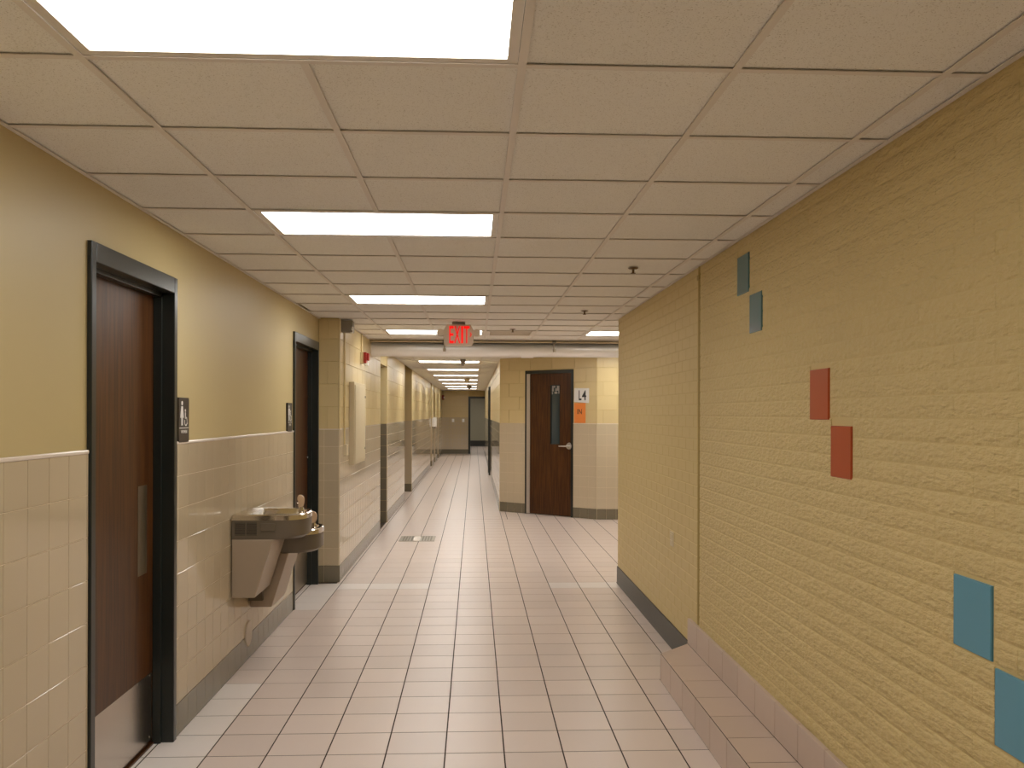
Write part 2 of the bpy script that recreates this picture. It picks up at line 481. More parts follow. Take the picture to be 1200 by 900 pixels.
pieces(ld, 'tile', FPn, [(-js[i], -js[i + 1], 0, EZ - .002) for i in range(len(js) - 1)], M_ledge, t=.002, gap=.006, ch=.0008)
us = [5.97, 5.72, 5.415, 5.12] + [4.823 - .3035 * k for k in range(0, 12)]
UP = Plane((XR - .001, 0, 0), (0, -1, 0), (0, 0, 1))
pieces(ld, 'tile', UP, [(-us[i], -us[i + 1], EZ, .358) for i in range(len(us) - 1)], M_ledge, t=.0235, gap=.005, ch=.0015)
dv = Vector((UX - EX, 5.97 - 5.727, 0))
pe = Plane((EX, 5.729, 0), (-dv.x, -dv.y, 0), (0, 0, 1))
pieces(ld, 'tile', pe, [(-dv.length, 0, 0, EZ - .002)], M_ledge, t=.004, gap=.004, ch=.001, indiv=False)

# ---- diagonal wall with the door, and the facet beside it
du = (D1 - D0).normalized(); DN = Vector((-du.y, du.x, 0)); DL = (D1 - D0).length
if DN.y < 0: DN = -DN
DP = Plane(D0, du, (0, 0, 1))                           # normal towards the camera
DT0, DT1, DH = .557, 1.556, 2.508
def dbox(mb, t0, t1, z0, z1, c0, c1):
    mb.prism([(t0, z0), (t1, z0), (t1, z1), (t0, z1)], c0, c1, DP.P); return mb
m = MB()
dbox(m, 0, DT0, 0, 3.2, -.25, 0); dbox(m, DT1, DL, 0, 3.2, -.25, 0); dbox(m, DT0, DT1, DH, 3.2, -.25, 0)
m.box(2.04, 5.2, 14.53, 14.7, 0, 3.2)
m.box(XC, XC + .3, 15.80, YEND, 0, 3.2)
wd = struct('wall_diagonal', m, M_mortar)
F2 = Plane((2.04, 14.53, 0), (1, 0, 0), (0, 0, 1))
rb = [r for r in bond(0, DL, WAINS, 2.733, .46, .2345, .2, [(DT0, DT1, 0, DH)])]
pieces(wd, 'block', DP, rb, M_block, t=.006, gap=.005, ch=.002)
pieces(wd, 'block', F2, bond(0, 2.9, WAINS, 2.733, .46, .2345, .1), M_block, t=.006, gap=.005, ch=.002, limit=40)
rt = grid(marks(0, DT0, 0, TILE), zc) + grid(marks(DT1, DL, DL, TILE), zc)
pieces(wd, 'tile', DP, rt, M_tile_far, t=.008, gap=.0042, ch=.001, tilt=.001)
pieces(wd, 'tile', F2, grid(marks(0, 2.9, 0, TILE), zc), M_tile_far, t=.008, gap=.0042, ch=.001, tilt=.001, limit=70)
CP = Plane((XC, 0, 0), (0, -1, 0), (0, 0, 1))
RD = (25.0, 26.1)
pieces(wd, 'block', CP, neg(bond(15.8, YEND, WAINS, 2.733, .46, .2345, 15.8, [(*RD, 0, 2.5)])), M_block, t=.006, gap=.006, ch=.002, indiv=False)
pieces(wd, 'tile', CP, neg(grid(marks(15.8, RD[0], 15.8, TILE), zc) + grid(marks(RD[1], YEND, RD[1], TILE), zc)), M_tile_far, t=.008, gap=.005, indiv=False)
g = MB()
dbox(g, 0, DT0, 0, WAINS, 0, .006); dbox(g, DT1, DL, 0, WAINS, 0, .006)
g.box(2.04, 4.9, 14.524, 14.53, 0, WAINS); g.box(XC - .006, XC, 15.8, RD[0], 0, WAINS).box(XC - .006, XC, RD[1], YEND, 0, WAINS)
obj('grout', g, M_grout, wd)
g = MB()
dbox(g, DT1, DL, WAINS - .003, WAINS + .010, 0, .012); g.box(2.04, 4.9, 14.516, 14.53, WAINS - .003, WAINS + .012)
obj('cap_strip', g, M_cap, wd)
bd = struct('baseboard_diagonal', dbox(dbox(MB(), 0, DT0, 0, COURSE, 0, .005), DT1, DL, 0, COURSE, 0, .005), M_basegrout)
bz = [0, COURSE]
pieces(bd, 'base_tile', DP, grid(marks(0, DT0, 0, TILE), bz) + grid(marks(DT1, DL, DL, TILE), bz), M_base, t=.011, gap=.004)
pieces(bd, 'base_tile', F2, grid(marks(0, 2.9, 0, TILE), bz), M_base, t=.011, gap=.004, limit=12)
pieces(bd, 'base_tile', CP, neg(grid(marks(15.8, RD[0], 15.8, TILE), bz) + grid(marks(RD[1], YEND, RD[1], TILE), bz)), M_base, t=.011, gap=.004, indiv=False)

# ---- end wall, opening and the room beyond
m = MB().box(-1.9, -.228, YEND, YEND + .2, 0, 3.2).box(-.228, .6, YEND, YEND + .2, 2.45, 3.2)
we = struct('wall_end', m, M_mortar)
EP = Plane((-1.4, YEND, 0), (1, 0, 0), (0, 0, 1))
pieces(we, 'block', EP, bond(0, 1.172, WAINS, 2.733, .46, .2345, .1) , M_block, t=.006, gap=.006, ch=.002, indiv=False)
pieces(we, 'tile', EP, grid(marks(0, 1.172, 0, TILE), zc), M_tile_far, t=.008, gap=.005, indiv=False)
struct('baseboard_end', B(-1.4, -.228, YEND - .012, YEND, 0, .20), M_base)
m = MB().box(-2.1, -1.9, YEND + .2, 48, 0, 3.2).box(2.2, 2.4, YEND + .2, 48, 0, 3.2).box(-2.1, 2.4, 47.2, 47.4, 0, 3.2).box(.6, 2.4, YEND, YEND + .2, 0, 3.2)
struct('wall_beyond', m, M_farwall)
struct('baseboard_beyond', B(-1.9, 2.2, 47.185, 47.2, 0, .30), M_darkbase)
struct('wall_back', B(-2.1, 1.9, -4.3, -4.1, 0, 3.2), M_paint)

# ---- ceilings
ce = struct('ceiling', B(-2.1, 5.2, -4.3, 50, 3.2, 3.3), M_plenum)
CPn = Plane((0, 0, CEIL + .012), (1, 0, 0), (0, -1, 0))   # normal looks down
cx = [XL, GX, GX + G, GX + 2 * G, GX + 3 * G, GX + 4 * G, XR]
LIGHT_J = [-6, -1, 3, 8, 13]
def row(j): return GY + G * j
rects = []
for j in range(-11, 15):
    y0, y1 = row(j), row(j + 1)
    cols = list(cx) if y1 < YS + .1 else [XL if y0 < YP - .3 else XF] + [GX + k * G for k in range(0, 10)] + [5.0]
    for i in range(len(cols) - 1):
        if j in LIGHT_J and i in (1, 2): continue
        if j == 13 and (i in (5, 6, 9, 10) or i == 3): continue
        a = cols[i]
        if i == 0 and j == 9: a += .032          # the short tile that leaves a dark gap at the wall
        rects.append((a, cols[i + 1], -y1, -y0))
pieces(ce, 'ceiling_tile', CPn, rects, M_ctile, t=.008, gap=.006, ch=.001, limit=290, tilt=.0006, depth=-.004)
t = MB()
for i in range(5):
    cuts = [-4.1] + ([v for j in LIGHT_J for v in (row(j), row(j + 1))] if i == 1 else []) + [row(15)]
    mb = MB()
    for a, b in zip(cuts[::2], cuts[1::2]):
        mb.box(GX + i * G - .012, GX + i * G + .012, a, b, CEIL, CEIL + .004).box(GX + i * G - .002, GX + i * G + .002, a, b, CEIL + .004, CEIL + .04)
    obj('main_tee', mb, M_tee, ce)
for i in range(5, 10):
    obj('main_tee', B(GX + i * G - .012, GX + i * G + .012, YS, row(13) if i in (5, 9) else row(15), CEIL, CEIL + .004), M_tee, ce)
for j in range(-10, 16):
    x1 = XR if row(j) < YS else 5.0
    obj('cross_tee', B(XL if j < 11 else XF, x1, row(j) - .012, row(j) + .012, CEIL + .0008, CEIL + .004).box(XL if j < 11 else XF, x1, row(j) - .002, row(j) + .002, CEIL + .004, CEIL + .04), M_tee, ce)
g = MB().box(XL, XL + .02, -4.1, YP, CEIL, CEIL + .003).box(XF, XF + .02, YP, row(15), CEIL, CEIL + .003)
g.box(XR - .02, XR, -4.1, YS, CEIL, CEIL + .003)
obj('wall_angle', g, M_tee, ce)
obj('edge_trim', B(XF, 5.0, row(15), row(15) + .02, CEIL - .004, CEIL + .06), M_tee, ce)
# far ceiling
YC2 = row(16.1)
cf = struct('ceiling_far', B(XF, 5.0, YC2 - .1, YC2, CEIL, 3.2), M_lframe)
rects = []
FAR_J = [18, 23, 28, 33, 38, 43, 48, 53]
for j in range(16, 62):
    y0, y1 = max(row(j), YC2), min(row(j + 1), YEND)
    if y1 - y0 < .05: continue
    cols = [XF, GX, GX + G, GX + 2 * G, XC]
    if y1 < 16.2: cols = [XF] + [GX + k * G for k in range(0, 10)] + [5.0]
    for i in range(len(cols) - 1):
        if j in FAR_J and i in (1, 2): continue
        if j == 18 and i in (6, 7): continue
        rects.append((cols[i], cols[i + 1], -y1, -y0))
pieces(cf, 'ceiling_tile', CPn, rects, M_ctile, t=.008, gap=.006, ch=.001, limit=60, depth=-.004, minpx=60)
g = MB()
for i in range(3):
    cuts = [YC2] + ([v for j in FAR_J for v in (row(j), row(j + 1))] if i == 1 else []) + [YEND]
    for a, b in zip(cuts[::2], cuts[1::2]): g.box(GX + i * G - .012, GX + i * G + .012, a, b, CEIL, CEIL + .004)
for j in range(17, 62): g.box(XF, XC if row(j) > 16.2 else 5.0, row(j) - .012, row(j) + .012, CEIL + .0008, CEIL + .004)
g.box(XF, XF + .02, YC2, YEND, CEIL - .001, CEIL + .003).box(XC - .02, XC, 15.8, YEND, CEIL - .001, CEIL + .003)
o = obj('tee_grid', g, M_tee, cf); o['kind'] = 'stuff'
struct('ceiling_beyond', B(-1.9, 2.2, YEND + .2, 47.2, 2.75, 2.8), M_ctile)

# ------------------------------------------------------------------ doors of the setting
def frame_left(parent, y0, y1, ztop, depth, fw=.046, hw=.085, x=XL):
    xo = x + .020
    for s, (a, b) in ((0, (y0, y0 + fw)), (1, (y1 - fw, y1))):
        j = MB().box(x - .20, xo, a, b, 0, ztop)
        obj('jamb', j, M_frame, parent, bevel=.004)
        st = (b, b + .016) if s == 0 else (a - .016, a)
        obj('stop', B(x - depth + .002, x - .045, st[0], st[1], 0, ztop - hw), M_frame, parent)
    obj('header', B(x - .20, xo, y0 + fw, y1 - fw, ztop - hw, ztop), M_frame, parent, bevel=.004)
    obj('stop', B(x - depth + .002, x - .045, y0 + fw, y1 - fw, ztop - hw - .02, ztop - hw), M_frame, parent)
d1 = struct('door_1', loc=(XL, 4.27, 0))
frame_left(d1, 3.737, 4.798, 2.474, .088)
leaf = obj('door_leaf', B(-1.745, -1.70, 3.788, 4.747, .022, 2.385), M_wood, d1)
kp = obj('kick_plate', B(-1.70, -1.6985, 3.85, 4.725, .03, .385), M_steel, leaf)
for yy, z in ((4.715, .375), (4.715, .04), (4.54, .375), (4.2, .375)):
    pass
pp = obj('push_plate', B(-1.70, -1.6975, 4.53, 4.650, .922, 1.38), M_steel_dull, leaf)
obj('plate_screw', MB().tube([(-1.6985, 4.70, .374), (-1.6965, 4.70, .374)], .005, 8), M_chrome, leaf)
obj('plate_screw', MB().tube([(-1.6985, 4.54, .374), (-1.6965, 4.54, .374)], .005, 8), M_chrome, leaf)
obj('plate_screw', MB().tube([(-1.6985, 4.70, .05), (-1.6965, 4.70, .05)], .005, 8), M_chrome, leaf)
obj('threshold', B(-1.76, -1.69, 3.785, 4.75, 0, .010), M_wood, d1)
d2 = struct('door_2', loc=(XL, 8.5, 0))
frame_left(d2, 7.897, 9.118, 2.482, .088)
leaf = obj('door_leaf', B(-1.745, -1.70, 7.945, 9.070, .022, 2.395), M_wood, d2)
obj('kick_plate', B(-1.70, -1.6985, 8.0, 9.05, .03, .385), M_steel_dull, leaf)
for z in (2.22, 1.92, 1.61, 1.30):
    obj('frame_stud', MB().tube([(-1.699, 9.045, z), (-1.690, 9.045, z)], .008, 8), M_chrome, d2)
d3 = struct('door_3', loc=tuple(DP.P((DT0 + DT1) / 2, 0)))
obj('jamb', dbox(MB(), DT0, DT0 + .025, 0, DH, -.12, .015), M_frame, d3)
obj('jamb', dbox(MB(), DT1 - .045, DT1, 0, DH, -.12, .015), M_frame, d3)
obj('header', dbox(MB(), DT0 + .025, DT1 - .045, DH - .055, DH, -.12, .015), M_frame, d3)
obj('hinge_strip', dbox(MB(), DT0 + .026, DT0 + .098, .012, DH - .058, -.03, .008), M_alu, d3)  # pale metal strip stands in for the lit jamb reveal, brightness in its colour
leaf = MB()
GT0, GT1, GZ0, GZ1 = 1.083, 1.283, 1.227, 2.253
L0, L1, LZ = DT0 + .10, DT1 - .047, DH - .058
for a, b, c, d in ((L0, GT0, .012, LZ), (GT1, L1, .012, LZ), (GT0, GT1, .012, GZ0), (GT0, GT1, GZ1, LZ)):
    dbox(leaf, a, b, c, d, -.045, 0)
leaf = obj('door_leaf', leaf, M_wood, d3)
obj('glass_pane', dbox(MB(), GT0, GT1, GZ0, GZ1, -.030, -.022), M_glass, leaf)
bead = MB()
for a, b, c, d in ((GT0, GT0 + .012, GZ0, GZ1), (GT1 - .012, GT1, GZ0, GZ1), (GT0, GT1, GZ0, GZ0 + .012), (GT0, GT1, GZ1 - .012, GZ1)):
    dbox(bead, a, b, c, d, -.022, .004)
obj('glazing_bead', bead, M_frame, leaf)
pn = MB()
for a, b, c, d in ((1.10, 1.135, 2.14, 2.235), (1.10, 1.172, 2.205, 2.235), (1.175, 1.20, 2.14, 2.19), (1.205, 1.265, 2.15, 2.235), (1.235, 1.268, 2.10, 2.16), (1.10, 1.12, 2.09, 2.13), (1.155, 1.215, 2.10, 2.13)):
    dbox(pn, a, b, c, d, -.0215, -.021)
obj('paper_note', pn, mat('grey_print', (.42, .40, .38), .6), leaf)
rose = MB().tube([DP.P(1.475, 1.205, 0), DP.P(1.475, 1.205, .024)], [.060, .052], 20)
hd = obj('door_handle', rose, M_alu, leaf, smooth=True)
obj('lever', MB().tube([DP.P(1.475, 1.205, .02), DP.P(1.475, 1.205, .06), DP.P(1.44, 1.205, .068), DP.P(1.30, 1.202, .062)], [.014, .014, .013, .010], 10), M_alu, hd, smooth=True)
for k, (a, b) in enumerate(RECESS):
    dd = struct('door_%d' % (4 + k), loc=(-1.6, (a + b) / 2, 0))
    fx = -1.588 if k in (1, 2) else -1.505
    obj('jamb', B(-1.66, fx, b - .05, b - .0045, 0, 2.5), M_frame, dd)
    obj('jamb', B(-1.66, fx, a, a + .05, 0, 2.5), M_frame, dd)
    obj('header', B(-1.66, fx, a + .05, b - .05, 2.42, 2.5), M_frame, dd)
    obj('door_leaf', B(-1.64, -1.60, a + .05, b - .05, .01, 2.42), M_wood, dd)
d9 = struct('door_9', loc=(.16, YEND, 0))
obj('jamb', B(-.252, -.160, YEND - .03, YEND + .22, 0, 2.49), M_frame, d9)
obj('header', B(-.160, .466, YEND - .03, YEND + .22, 2.40, 2.49), M_frame, d9)
d10 = struct('door_10', loc=(XC, 25.5, 0))
obj('jamb', B(XC - .05, XC, RD[0] - .05, RD[0] + .02, 0, 2.52), M_frame, d10)
obj('jamb', B(XC - .05, XC, RD[1] - .02, RD[1] + .05, 0, 2.52), M_frame, d10)
obj('header', B(XC - .05, XC, RD[0] + .02, RD[1] - .02, 2.44, 2.52), M_frame, d10)
obj('door_leaf', B(XC - .012, XC, RD[0] + .02, RD[1] - .02, .01, 2.44), M_wood, d10)

# ------------------------------------------------------------------ ceiling lights
def lmesh(name, mb, m):
    me = bpy.data.meshes.new(name); me.from_pydata(mb.v, [], mb.f); fix(me); me.materials.append(m); return me
hw, hd_ = G - .013, G / 2 - .013
fm = MB().box(-hw, hw, -hd_, -hd_ + .030, .004, .03).box(-hw, hw, hd_ - .030, hd_, .004, .03)
fm.box(-hw, -hw + .030, -hd_ + .030, hd_ - .030, .004, .03).box(hw - .030, hw, -hd_ + .030, hd_ - .030, .004, .03)
ME_FRAME = lmesh('lamp_frame', fm, M_lframe)
ME_HOUSE = lmesh('housing', MB().box(-hw, hw, -hd_, hd_, .03, .11), M_lframe)
ME_DIFF = lmesh('diffuser', MB().box(-hw + .03, hw - .03, -hd_ + .03, hd_ - .03, .012, .024), M_lamp)
def ceiling_light(x, y, label, z=CEIL):
    t = thing('ceiling_light', label, 'ceiling light', (x, y, z), 'recessed ceiling lights')
    for n, me in (('lamp_frame', ME_FRAME), ('housing', ME_HOUSE), ('diffuser', ME_DIFF)):
        o = bpy.data.objects.new(n, me); LINK(o); o.parent = t
LX = GX + G
near = ['added unseen ceiling light panel behind the viewer', 'largest glowing ceiling light panel, cut off by the top of the photo',  # the first panel is unseen, added to lift the near light level
        'second glowing ceiling light panel from the viewer, above and beyond the first restroom door',
        'third glowing ceiling light panel from the viewer, between the large panels and the exit sign',
        'glowing ceiling light panel right behind the exit sign']
for j, lb in zip(LIGHT_J, near): ceiling_light(LX, row(j + .5), lb)
ceiling_light(GX + 5 * G, row(13.5), 'glowing ceiling light panel over the side lobby, half hidden by the right wall')
ceiling_light(GX + 9 * G, row(13.5), 'added unseen ceiling light panel deep in the side lobby, hidden by the right wall')  # unseen, added for more light in the lobby
ordn = ['hidden behind the white pipe', 'nearest in view of the row beyond the white pipe', 'second in view of the row beyond the white pipe', 'third in view of the row beyond the white pipe',
        'fourth in view of the row beyond the white pipe', 'fifth in view of the row beyond the white pipe', 'sixth in view of the row beyond the white pipe', 'farthest of the row, close to the end wall']
ceiling_light(GX + 6 * G, row(18.5), 'added unseen ceiling light panel over the side lobby, hidden beyond the white pipe')  # unseen, added to brighten the diagonal wall and the facet
for j, lb in zip(FAR_J, ordn): ceiling_light(LX, row(j + .5), 'glowing far corridor ceiling light, ' + lb)
ceiling_light(0, 41.0, 'nearer added unseen ceiling light panel in the room beyond the end doorway', 2.735)  # unseen, added to light the room behind the opening
ceiling_light(0, 44.8, 'farther added unseen ceiling light panel in the room beyond the end doorway', 2.735)  # second unseen panel, added to brighten the room's far wall

# ------------------------------------------------------------------ drinking fountain
ft = thing('drinking_fountain', 'two-level stainless drinking fountain on the tiled wall between the restroom doors', 'drinking fountain', (XL, 6.32, .37))
def outline(y0, y1, xb, xn, inset=0, n=9):
    """plan of a basin: straight back at the wall, rounded nose"""
    yc, hw_ = (y0 + y1) / 2, (y1 - y0) / 2 - inset
    pts = [(xb + inset, yc - hw_)]
    dx = .20 - inset * .3
    x0 = xn - inset - dx
    for k in range(n + 1):
        a = -math.pi / 2 + math.pi * k / n
        sx = abs(math.cos(a)) ** .75; sy = math.copysign(abs(math.sin(a)) ** .75, math.sin(a))
        pts.append((x0 + dx * sx, yc + hw_ * sy))
    pts.append((xb + inset, yc + hw_))
    return pts
def fountain_unit(y0, y1, dz, grille):
    xb, xn, top = XL + .016, -1.118, 1.082 + dz
    rim = outline(y0, y1, xb, xn); rim2 = outline(y0, y1, xb, xn, .008); inn = outline(y0 + .02, y1 - .02, -1.50, xn - .02, .012)
    inn2 = outline(y0 + .02, y1 - .02, -1.49, xn - .02, .04); inn3 = outline(y0 + .02, y1 - .02, -1.45, xn - .03, .10)
    Z = lambda l, z: [(x, y, z) for x, y in l]
    mb = MB().loft([Z(rim, top - .038), Z(rim, top - .008), Z(rim2, top), Z(inn, top - .002), Z(inn2, top - .035), Z(inn3, top - .05)])
    bs = obj('basin', mb, M_chrome, ft, smooth=True)
    b2 = outline(y0 + .003, y1 - .003, xb, xn - .003); b3 = outline(y0 + .01, y1 - .01, xb, xn - .03)
    mb = MB().loft([Z(b3, top - .165), Z(b2, top - .145), Z(b2, top - .036)])
    sk = obj('skirt', mb, M_fband, ft, smooth=True)
    if grille:
        pl = Plane((0, y0 + .003, 0), (1, 0, 0), (0, 0, 1))
        pv = Plane((xb, y0 + .003, top - .165), (1, 0, 0), (0, 0, 1))
        box = lambda mb, a, b, c, d, e0, e1: mb.prism([(a, c), (b, c), (b, d), (a, d)], e0, e1, pv.P)
        g = obj('louver_panel', box(MB(), .022, .165, .030, .112, 0, .002), M_dark, sk)
        for k in range(7):
            obj('louver_slat', box(MB(), .022, .165, .034 + k * .0115, .0385 + k * .0115, .001, .005), M_fband, sk)
        obj('louver_post', box(MB(), .091, .096, .030, .112, .001, .006), M_fband, sk)
        obj('push_bar', box(MB(), .19, .285, .055, .108, 0, .008), M_fband, sk, bevel=.003)
    zb, zt = .532 + dz, top - .165
    prof = [(XL + .016, zb), (-1.445, zb), (-1.325, zt), (XL + .016, zt)]
    mb = MB().prism(prof, y0 + .004, y1 - .004, lambda a, b, c: (a, c, b))
    cb = obj('cabinet', mb, M_fbody, ft, bevel=.006)
    by = y0 + (y1 - y0) * .62
    bb = MB().tube([(-1.195, by, top - .03), (-1.195, by, top + .022)], [.020, .016], 12)
    bb.tube([(-1.195, by, top + .02), (-1.20, by, top + .04), (-1.225, by, top + .048)], .009, 10)
    bu = obj('bubbler', bb, M_chrome, ft, smooth=True)
    gp = [(-.030, .0), (-.008, .0), (.008, .012), (.018, .035), (.020, .062), (.012, .082), (-.006, .094), (-.026, .096), (-.040, .086), (-.044, .066), (-.036, .045), (-.034, .02)]
    obj('mouth_guard', MB().prism([(-1.188 + a * .78, top + .016 + b * .95) for a, b in gp], by - .014, by + .014, lambda a, b, c: (a, c, b)), M_guard, bu, bevel=.006)
    dr = MB().tube([(-1.34, (y0 + y1) / 2, top - .052), (-1.34, (y0 + y1) / 2, top - .046)], .03, 16)
    obj('drain', dr, M_chrome, bs)
fountain_unit(5.872, 6.325, 0, True)
fountain_unit(6.36, 6.81, -.168, False)
obj('wall_bracket', B(XL + .016, -1.50, 6.32, 6.365, .42, .9), M_fband, ft)
cc = MB().tube([(XL + .010, 6.335, .185), (XL + .018, 6.335, .185)], [.092, .086], 28)
tag(obj('cleanout_cover', cc, M_cover, smooth=True), 'round pale cleanout cover low on the wall below the drinking fountain', 'cover')

# ------------------------------------------------------------------ restroom signs
def circle(cx_, cy_, r, n=14): return [(cx_ + r * math.cos(2 * math.pi * k / n), cy_ + r * math.sin(2 * math.pi * k / n)) for k in range(n)]
def restroom_sign(y0, y1, z0, z1, label, word, woman):
    t = thing('restroom_sign', label, 'sign', (XL, (y0 + y1) / 2, (z0 + z1) / 2), 'restroom signs')
    pl = Plane((XL, (y0 + y1) / 2, (z0 + z1) / 2), (0, 1, 0), (0, 0, 1))
    W, H = (y1 - y0) / 2, (z1 - z0) / 2
    c = .014
    rr = [(sx * (W - .012) + .012 * math.cos(a), sy * (H - .012) + .012 * math.sin(a)) for sx, sy, a0 in ((1, 1, 0), (-1, 1, 90), (-1, -1, 180), (1, -1, 270)) for a in [math.radians(a0 + q) for q in (0, 30, 60, 90)]]
    obj('plate', MB().prism(rr, 0, c, pl.P), M_sign, t)
    k = W / .085
    S = lambda P: [(a * k, b) for a, b in P]
    fig = MB().prism(S(circle(-.034, .092, .012)), c, c + .0015, pl.P)
    if woman:
        fig.prism(S([(-.046, .075), (-.022, .075), (-.006, .012), (-.062, .012)]), c, c + .0015, pl.P)
        fig.prism(S([(-.046, .012), (-.036, .012), (-.036, -.030), (-.046, -.030)]), c, c + .0015, pl.P)
        fig.prism(S([(-.032, .012), (-.022, .012), (-.022, -.030), (-.032, -.030)]), c, c + .0015, pl.P)
    else:
        fig.prism(S([(-.056, .077), (-.012, .077), (-.012, .020), (-.056, .020)]), c, c + .0015, pl.P)
        fig.prism(S([(-.049, .020), (-.036, .020), (-.036, -.030), (-.049, -.030)]), c, c + .0015, pl.P)
        fig.prism(S([(-.032, .020), (-.019, .020), (-.019, -.030), (-.032, -.030)]), c, c + .0015, pl.P)
    obj('figure_pictogram', fig, M_white, t)
    wh = MB()
    for q in range(12):                                   # wheel as a ring from open at the top left
        a0, a1 = math.radians(-200 + q * 22), math.radians(-200 + (q + 1) * 22)
        wh.prism(S([(.030 + .026 * math.cos(a0), -.008 + .026 * math.sin(a0)), (.030 + .026 * math.cos(a1), -.008 + .026 * math.sin(a1)),
                    (.030 + .019 * math.cos(a1), -.008 + .019 * math.sin(a1)), (.030 + .019 * math.cos(a0), -.008 + .019 * math.sin(a0))]), c, c + .0015, pl.P)
    wh.prism(S(circle(.020, .052, .008, 10)), c, c + .0015, pl.P)
    wh.prism(S([(.014, .042), (.025, .042), (.027, .016), (.046, .016), (.060, -.020), (.053, -.023), (.042, .006), (.017, .006)]), c, c + .0015, pl.P)
    obj('wheelchair_pictogram', wh, M_white, t)
    obj('divider_line', MB().prism([(-W + .008, -.046), (W - .008, -.046), (W - .008, -.042), (-W + .008, -.042)], c, c + .001, pl.P), M_white, t)
    text('lettering', word, pl, -.048 * k if len(word) > 3 else -.030 * k, .048 * k if len(word) > 3 else .030 * k, -.074, -.056, c, .001, M_white, t)
restroom_sign(4.838, 5.008, 1.592, 1.838, 'dark women restroom sign with white pictograms beside the nearest door', 'WOMEN', True)
restroom_sign(7.62, 7.81, 1.592, 1.842, 'dark restroom sign beside the far restroom door, beyond the drinking fountain', 'MEN', False)

# ------------------------------------------------------------------ exit sign
ey = 9.5
ex = thing('exit_sign', 'red lettered EXIT sign hanging from the ceiling before the white pipe', 'sign', (-.17, ey, CEIL))
xp = Plane((-.170, ey - .03, 2.596), (1, 0, 0), (0, 0, 1))
bw, bh = .157, .117
bodyp = [(-bw + .02, -bh), (bw - .02, -bh), (bw, -bh + .02), (bw + .008, .0), (bw, .06), (bw - .03, bh), (-bw + .03, bh), (-bw, .06), (-bw - .008, 0), (-bw, -bh + .02)]
obj('housing', MB().prism(bodyp, -.05, 0, xp.P), M_exit, ex, bevel=.008)
obj('canopy', B(-.24, -.10, ey - .05, ey + .03, 2.71, CEIL), M_gray, ex)
for s in (-1, 1):
    hp = MB().tube([xp.P(s * (bw + .002), .03, -.025), xp.P(s * (bw + .03), .03, -.02)], [.022, .030], 14)
    lh = obj('lamp_head', hp.prism(circle(s * (bw + .038), .026, .040, 18), -.045, .012, xp.P), M_exit, ex, smooth=True)
for n, (a, b) in zip('EXIT', ((-.098, -.048), (-.044, .018), (.024, .047), (.050, .118))):
    pass
text('letter', 'E', xp, -.100, -.052, -.086, .098, .001, .004, M_red, ex, .005)
text('letter', 'X', xp, -.046, .018, -.086, .098, .001, .004, M_red, ex, .005)
text('letter', 'I', xp, .028, .050, -.086, .098, .001, .004, M_red, ex, .0)
text('letter', 'T', xp, .056, .118, -.086, .098, .001, .004, M_red, ex, .005)
obj('chevron', MB().prism([(.119, .032), (.127, .032), (.142, .007), (.127, -.018), (.119, -.018), (.131, .007)], .001, .004, xp.P), M_red, ex)

# ------------------------------------------------------------------ white pipe, thin pipe, hangers
pt = thing('white_pipe', 'thick white jacketed pipe crossing the corridor under the ceiling', 'pipe', (.6, 12.02, 2.632))
obj('pipe_body', MB().tube([(XF, 12.02, 2.632), (5.0, 12.02, 2.632)], .104, 28), M_pipe, pt, smooth=True)
obj('collar', MB().tube([(.642, 12.02, 2.632), (.81, 12.02, 2.632)], .117, 28), M_pipe, pt, smooth=True)
tag(obj('thin_pipe', MB().tube([(XF, 11.82, 2.722), (5.0, 11.82, 2.722)], .016, 10), M_cream, smooth=True), 'thin cream pipe running just above the thick white pipe', 'pipe')
def hanger(x, label):
    t = thing('pipe_hanger', label, 'pipe hanger', (x, 11.86, 2.733), 'pipe hangers')
    obj('clamp', MB().tube([(x - .025, 11.82, 2.722), (x + .025, 11.82, 2.722)], .026, 12), M_gray, t, smooth=True)
    obj('rod', MB().tube([(x, 11.80, 2.72), (x, 11.80, 2.62)], .010, 8), M_steel_dull, t, smooth=True)
    obj('coupling', MB().tube([(x, 11.80, 2.625), (x, 11.80, 2.585)], .019, 8), M_steel_dull, t, smooth=True)
hanger(-.40, 'grey pipe drop before the white pipe, under the exit sign')
hanger(1.075, 'grey pipe drop with dark clamp before the white pipe, right of its collar')

# ------------------------------------------------------------------ ceiling fittings
def sprinkler(x, y, label):
    t = thing('sprinkler', label, 'sprinkler', (x, y, CEIL), 'fire sprinklers')
    obj('escutcheon', MB().tube([(x, y, CEIL - .001), (x, y, CEIL - .008)], [.036, .026], 16), M_bronze, t, smooth=True)
    obj('stem', MB().tube([(x, y, CEIL - .010), (x, y, CEIL - .034)], .008, 8), M_bronze, t, smooth=True)
    obj('deflector', MB().tube([(x, y, CEIL - .034), (x, y, CEIL - .038)], .016, 12), M_bronze, t)
sprinkler(1.061, 5.846, 'nearest bronze sprinkler head in the ceiling, close to the right wall')
sprinkler(1.042, 8.293, 'second bronze sprinkler head in the ceiling, near the end of the right wall')
sprinkler(.442, 10.15, 'farthest bronze sprinkler head, at the ceiling vent right of the exit sign')
vt = thing('ceiling_vent', 'slotted ceiling air vent right of the exit sign', 'vent', (.437, row(13.5), CEIL))
vx0, vx1, vy0, vy1 = .132 + .013, .742 - .013, row(13) + .013, row(14) - .013
def ring(x0, x1, y0, y1, q, z0, z1):
    return MB().box(x0, x1, y0, y0 + q, z0, z1).box(x0, x1, y1 - q, y1, z0, z1).box(x0, x0 + q, y0 + q, y1 - q, z0, z1).box(x1 - q, x1, y0 + q, y1 - q, z0, z1)
obj('vent_frame', ring(vx0, vx1, vy0, vy1, .045, CEIL - .004, CEIL + .036), M_tee, vt)
